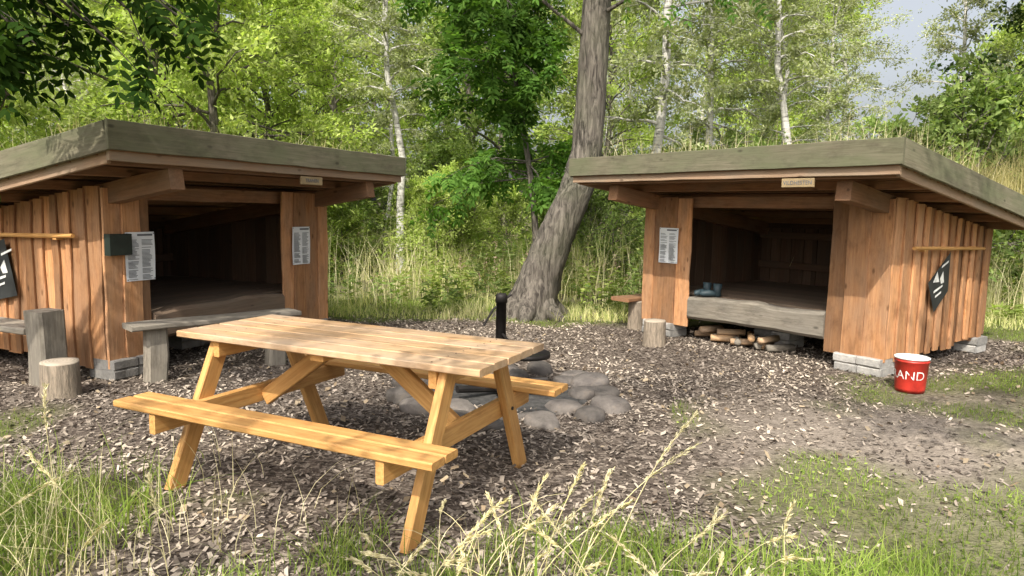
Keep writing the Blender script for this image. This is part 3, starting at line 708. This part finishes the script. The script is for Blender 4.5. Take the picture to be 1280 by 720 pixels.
tD=gen_tree('dark_tree',34,9,.17,.12,3,44,80,.13,[M['bark'],M['lf_dark']],.5)
sA=gen_tree('shrub_a',35,2.6,.04,.03,1.5,34,55,.10,[M['bark'],M['lf_shrub']],.9,sub=5,droop=.2)
sB=gen_tree('shrub_b',36,2.3,.04,.03,1.4,34,55,.085,[M['bark'],M['lf_bright']],.9,sub=5,droop=.2)
rs=np.random.RandomState(77)
wd=empty('background_woodland',(0,30,0))
def far(me,x,y,s): place('woodland_tree',me,x,y,s,rs.uniform(0,6.28),wd,s*rs.uniform(.9,1.1))
for (y0,sp,sc,pool) in ((19,3.2,.85,[tA,tC,tB,tA,tA]),(26,3.6,1.05,[tA,tB,tC,tA]),(36,4.6,1.35,[tB,tA,tA,tC])):
    x=-y0*1.05
    while x<y0*1.05:
        yy=y0+rs.uniform(-2,2);s=sc*rs.uniform(.8,1.15);az=x/yy
        me=pool[rs.randint(len(pool))]
        if .08<az<.5 and rs.rand()<.7: me=tC if rs.rand()<.6 else tC2
        if .49<az<.63: me=sA if rs.rand()<.6 else tC2; s*=1.3 if me is sA else .65
        far(me,x+rs.uniform(-.8,.8),yy,s);x+=sp*rs.uniform(.7,1.2)
for k in range(80):
    y=rs.uniform(13,22);x=rs.uniform(-1,1)*y*.9
    far([sA,sB][rs.randint(2)],x,y,rs.uniform(.5,1.15))
place('birch_tree',tC,2.75,13.2,1.0,.5);place('birch_tree',tC2,5.7,15,1.0,1.5);place('birch_tree',tC2,-2.3,14.5,.9,2.1)
place('birch_tree',tC2,8.9,15,.75,4.);place('birch_tree',tC,4.3,17,1.,3.)
place('maple_tree',tA,-5.2,12.5,.75,1.);place('maple_tree',tA,-9.5,11.5,.85,2.);place('maple_tree',tA,-7.5,14.5,.95,3.)
place('oak_tree',tD,10.2,12.0,1.0,2.2);place('oak_tree',tD,12.8,13.6,.9,1.2);place('hawthorn_bush',sA,7.8,12,1.25,1.);place('hawthorn_bush',sB,-4,11.5,.7,1.)
place('elder_bush',sA,6.2,11.6,1.,3.);place('elder_bush',sA,1.4,12.6,.7,2.);place('elder_bush',sB,-1.4,13,.75,2.5)
def compound(acc,P,D,ln,rs,pairs=5,ls=.07,m=1):
    D=norm(D)
    up=np.array([0,0,1.])+rs.randn(3)*.4;S=norm(np.cross(D,up));U=np.cross(S,D)
    t=np.linspace(.2,.95,pairs);pp=[];dd=[]
    for q_ in t:
        b=P+D*ln*q_+np.array([0,0,-.25*ln*q_*q_])
        for s in (-1,1): pp.append(b);dd.append(S*s*1.0+D*.45+np.array([0,0,-.25]))
    pp.append(P+D*ln+np.array([0,0,-.25*ln]));dd.append(D+np.array([0,0,-.5]))
    pp=np.array(pp);dd=norm(np.array(dd));n=len(pp)
    N_=np.tile(U,(n,1))+rs.randn(n,3)*.25;S2=norm(np.cross(dd,N_));U2=np.cross(S2,dd)
    s=(ls*rs.uniform(.75,1.15,n))[:,None];w=.20
    v=np.stack([pp,pp+dd*s*.3+S2*s*w,pp+dd*s*.68+S2*s*w*.8,pp+dd*s-U2*s*.1,pp+dd*s*.68-S2*s*w*.8,pp+dd*s*.3-S2*s*w],1)
    b0=(np.arange(n)*6)[:,None]
    q=np.concatenate([b0+np.array([[0,1,4,5]])*1,b0+np.array([[1,2,3,4]])],0)
    acc.add(v,q,m)
def ash_spray(acc,p0,p1,rs,n=30,ln=.22,ls=.08,r=.012,sub=4):
    p0=np.array(p0,float);p1=np.array(p1,float);L=np.linalg.norm(p1-p0)
    tube(acc,[p0,(p0+p1)/2+[0,0,.08*L],p1],[r,r*.7,.003],5,0)
    for j in range(sub):
        q_=.3+.7*(j+rs.rand())/sub;b0=p0+(p1-p0)*q_+np.array([0,0,.08*L])*(1-abs(2*q_-1))
        b1=b0+norm((p1-p0)/L+rs.randn(3)*.7)*L*.3+np.array([0,0,-.05*L])
        tube(acc,[b0,b1],[.006,.002],3,0)
        for k in range(max(1,n//sub)):
            w_=rs.uniform(.15,1);compound(acc,b0+(b1-b0)*w_,norm(b1-b0)+rs.randn(3)*.8+np.array([0,0,-.3]),ln*rs.uniform(.7,1.2),rs,4,ls)
# the big leaning ash
rs=np.random.RandomState(5);acc=Acc()
pp=np.array([(.20,9.5,-.1),(.27,9.5,.15),(.43,9.5,.7),(.58,9.5,1.1),(.84,9.5,1.7),(.96,9.5,2.2),(1.0,9.5,3.2),(1.03,9.5,4.3),(1.15,9.6,6),(1.3,9.7,8),(1.1,9.9,10.5)])
T_=np.linspace(0,1,60);tp=np.linspace(0,1,len(pp));path=np.stack([np.interp(T_,tp,pp[:,k]) for k in range(3)],1)
for _ in range(4): path[1:-1]=(path[:-2]+2*path[1:-1]+path[2:])/4
rad=np.interp(path[:,2],[-.1,.15,.5,1.2,2.2,4.3,10.5],[.44,.34,.275,.235,.205,.18,.06])
tube(acc,path,rad,24,0,.03)
for k in range(6):
    a=k*1.05+.3;tube(acc,[(.27,9.5,.38),(.27+.3*math.cos(a),9.5+.3*math.sin(a),.1),(.27+.6*math.cos(a),9.5+.6*math.sin(a),-.06)],[.22,.14,.04],8,0)
for k in range(18):
    z=rs.uniform(5,10);b=[np.interp(z,path[:,2],path[:,0]),9.6,z];a=k*2.4;ln=rs.uniform(1.5,3.4)
    e=[b[0]+math.cos(a)*ln,b[1]+math.sin(a)*ln,z+rs.uniform(-.2,1.2)]
    ash_spray(acc,b,e,rs,36,.3,.11,.05,7)
for (b,e) in [((1.0,9.5,3.6),(-.6,8.8,4.3)),((1.0,9.5,3.9),(2.2,8.5,4.2)),((1.05,9.5,4.2),(-1.6,9.2,4.6)),((1.0,9.5,4.4),(-.2,7.6,4.0)),((1.05,9.5,4.1),(3.3,9.6,4.4))]:
    ash_spray(acc,b,e,rs,40,.26,.09,.03,7)
link(bpy.data.objects.new('ash_tree',acc.mesh('ash_tree',[M['bark'],M['lf_ash']],True)))
# small ash sapling left of it
acc=Acc();rs=np.random.RandomState(9)
pth=smoothpath([(.40,11,0),(.36,11,1.2),(.2,11,2.3),(-.02,11,3.4),(-.2,11,4.6),(-.2,11,6)],16);tube(acc,pth,np.linspace(.06,.015,16),8)
for k in range(44):
    z=rs.uniform(1.9,5.2);b=[np.interp(z,pth[:,2],pth[:,0]),11,z];a=k*2.4;ln=rs.uniform(.6,1.5)*(1 if math.cos(a)<0.2 else .65)
    ash_spray(acc,b,[b[0]+math.cos(a)*ln-.15,b[1]+math.sin(a)*ln*.8,z+rs.uniform(-.5,.3)],rs,32,.28,.12,.015,4)
link(bpy.data.objects.new('ash_sapling',acc.mesh('ash_sapling',[M['bark'],M['lf_ash']],False)))
# overhanging ash at the left, standing outside the frame
acc=Acc();rs=np.random.RandomState(14)
pth=smoothpath([(-5.6,2.0,0),(-5.5,2.0,1.5),(-5.3,2.1,3),(-5.2,2.2,5),(-5.2,2.2,7.5)],18);tube(acc,pth,np.linspace(.2,.06,18),12,0,.03)
for (e) in [(-2.7,4.1,2.3),(-2.85,4.1,2.0),(-2.6,4.2,2.45),(-2.2,4.2,2.5),(-1.95,4.2,2.5),(-2.8,4.3,2.5),(-1.75,4.4,2.65),(-2.9,3.9,2.15),(-2.35,4.2,2.35),(-3.0,4.4,2.3),(-2.7,3.8,2.35)]:
    b=(-5.2,2.2,3+rs.uniform(0,1));mid=np.array(b)*.25+np.array(e)*.75+[0,0,.35]
    tube(acc,smoothpath([b,mid,e],8),np.linspace(.03,.006,8),5,0)
    ash_spray(acc,mid,e,rs,20,.2,.085,.008,4)
for k in range(8):
    z=rs.uniform(4.6,8);a=k*2.4;ln=rs.uniform(1.2,2.2)
    ash_spray(acc,[-5.2,2.2,z],[-5.2+math.cos(a)*ln,2.2+math.sin(a)*ln,z+rs.uniform(-.2,.9)],rs,26,.3,.11,.04,6)
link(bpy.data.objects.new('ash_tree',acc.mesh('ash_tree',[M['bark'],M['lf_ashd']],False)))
# trees behind the photographer, throwing dappled shade into the clearing
tS=gen_tree('shade_tree',51,8,.12,.45,2.7,11,70,.13,[M['bark'],M['lf_mid']],.45,sub=4,droop=.15)
place('lime_tree',tS,-2.4,-.7,.95,.3);place('lime_tree',tS,2.9,.3,.9,2.)
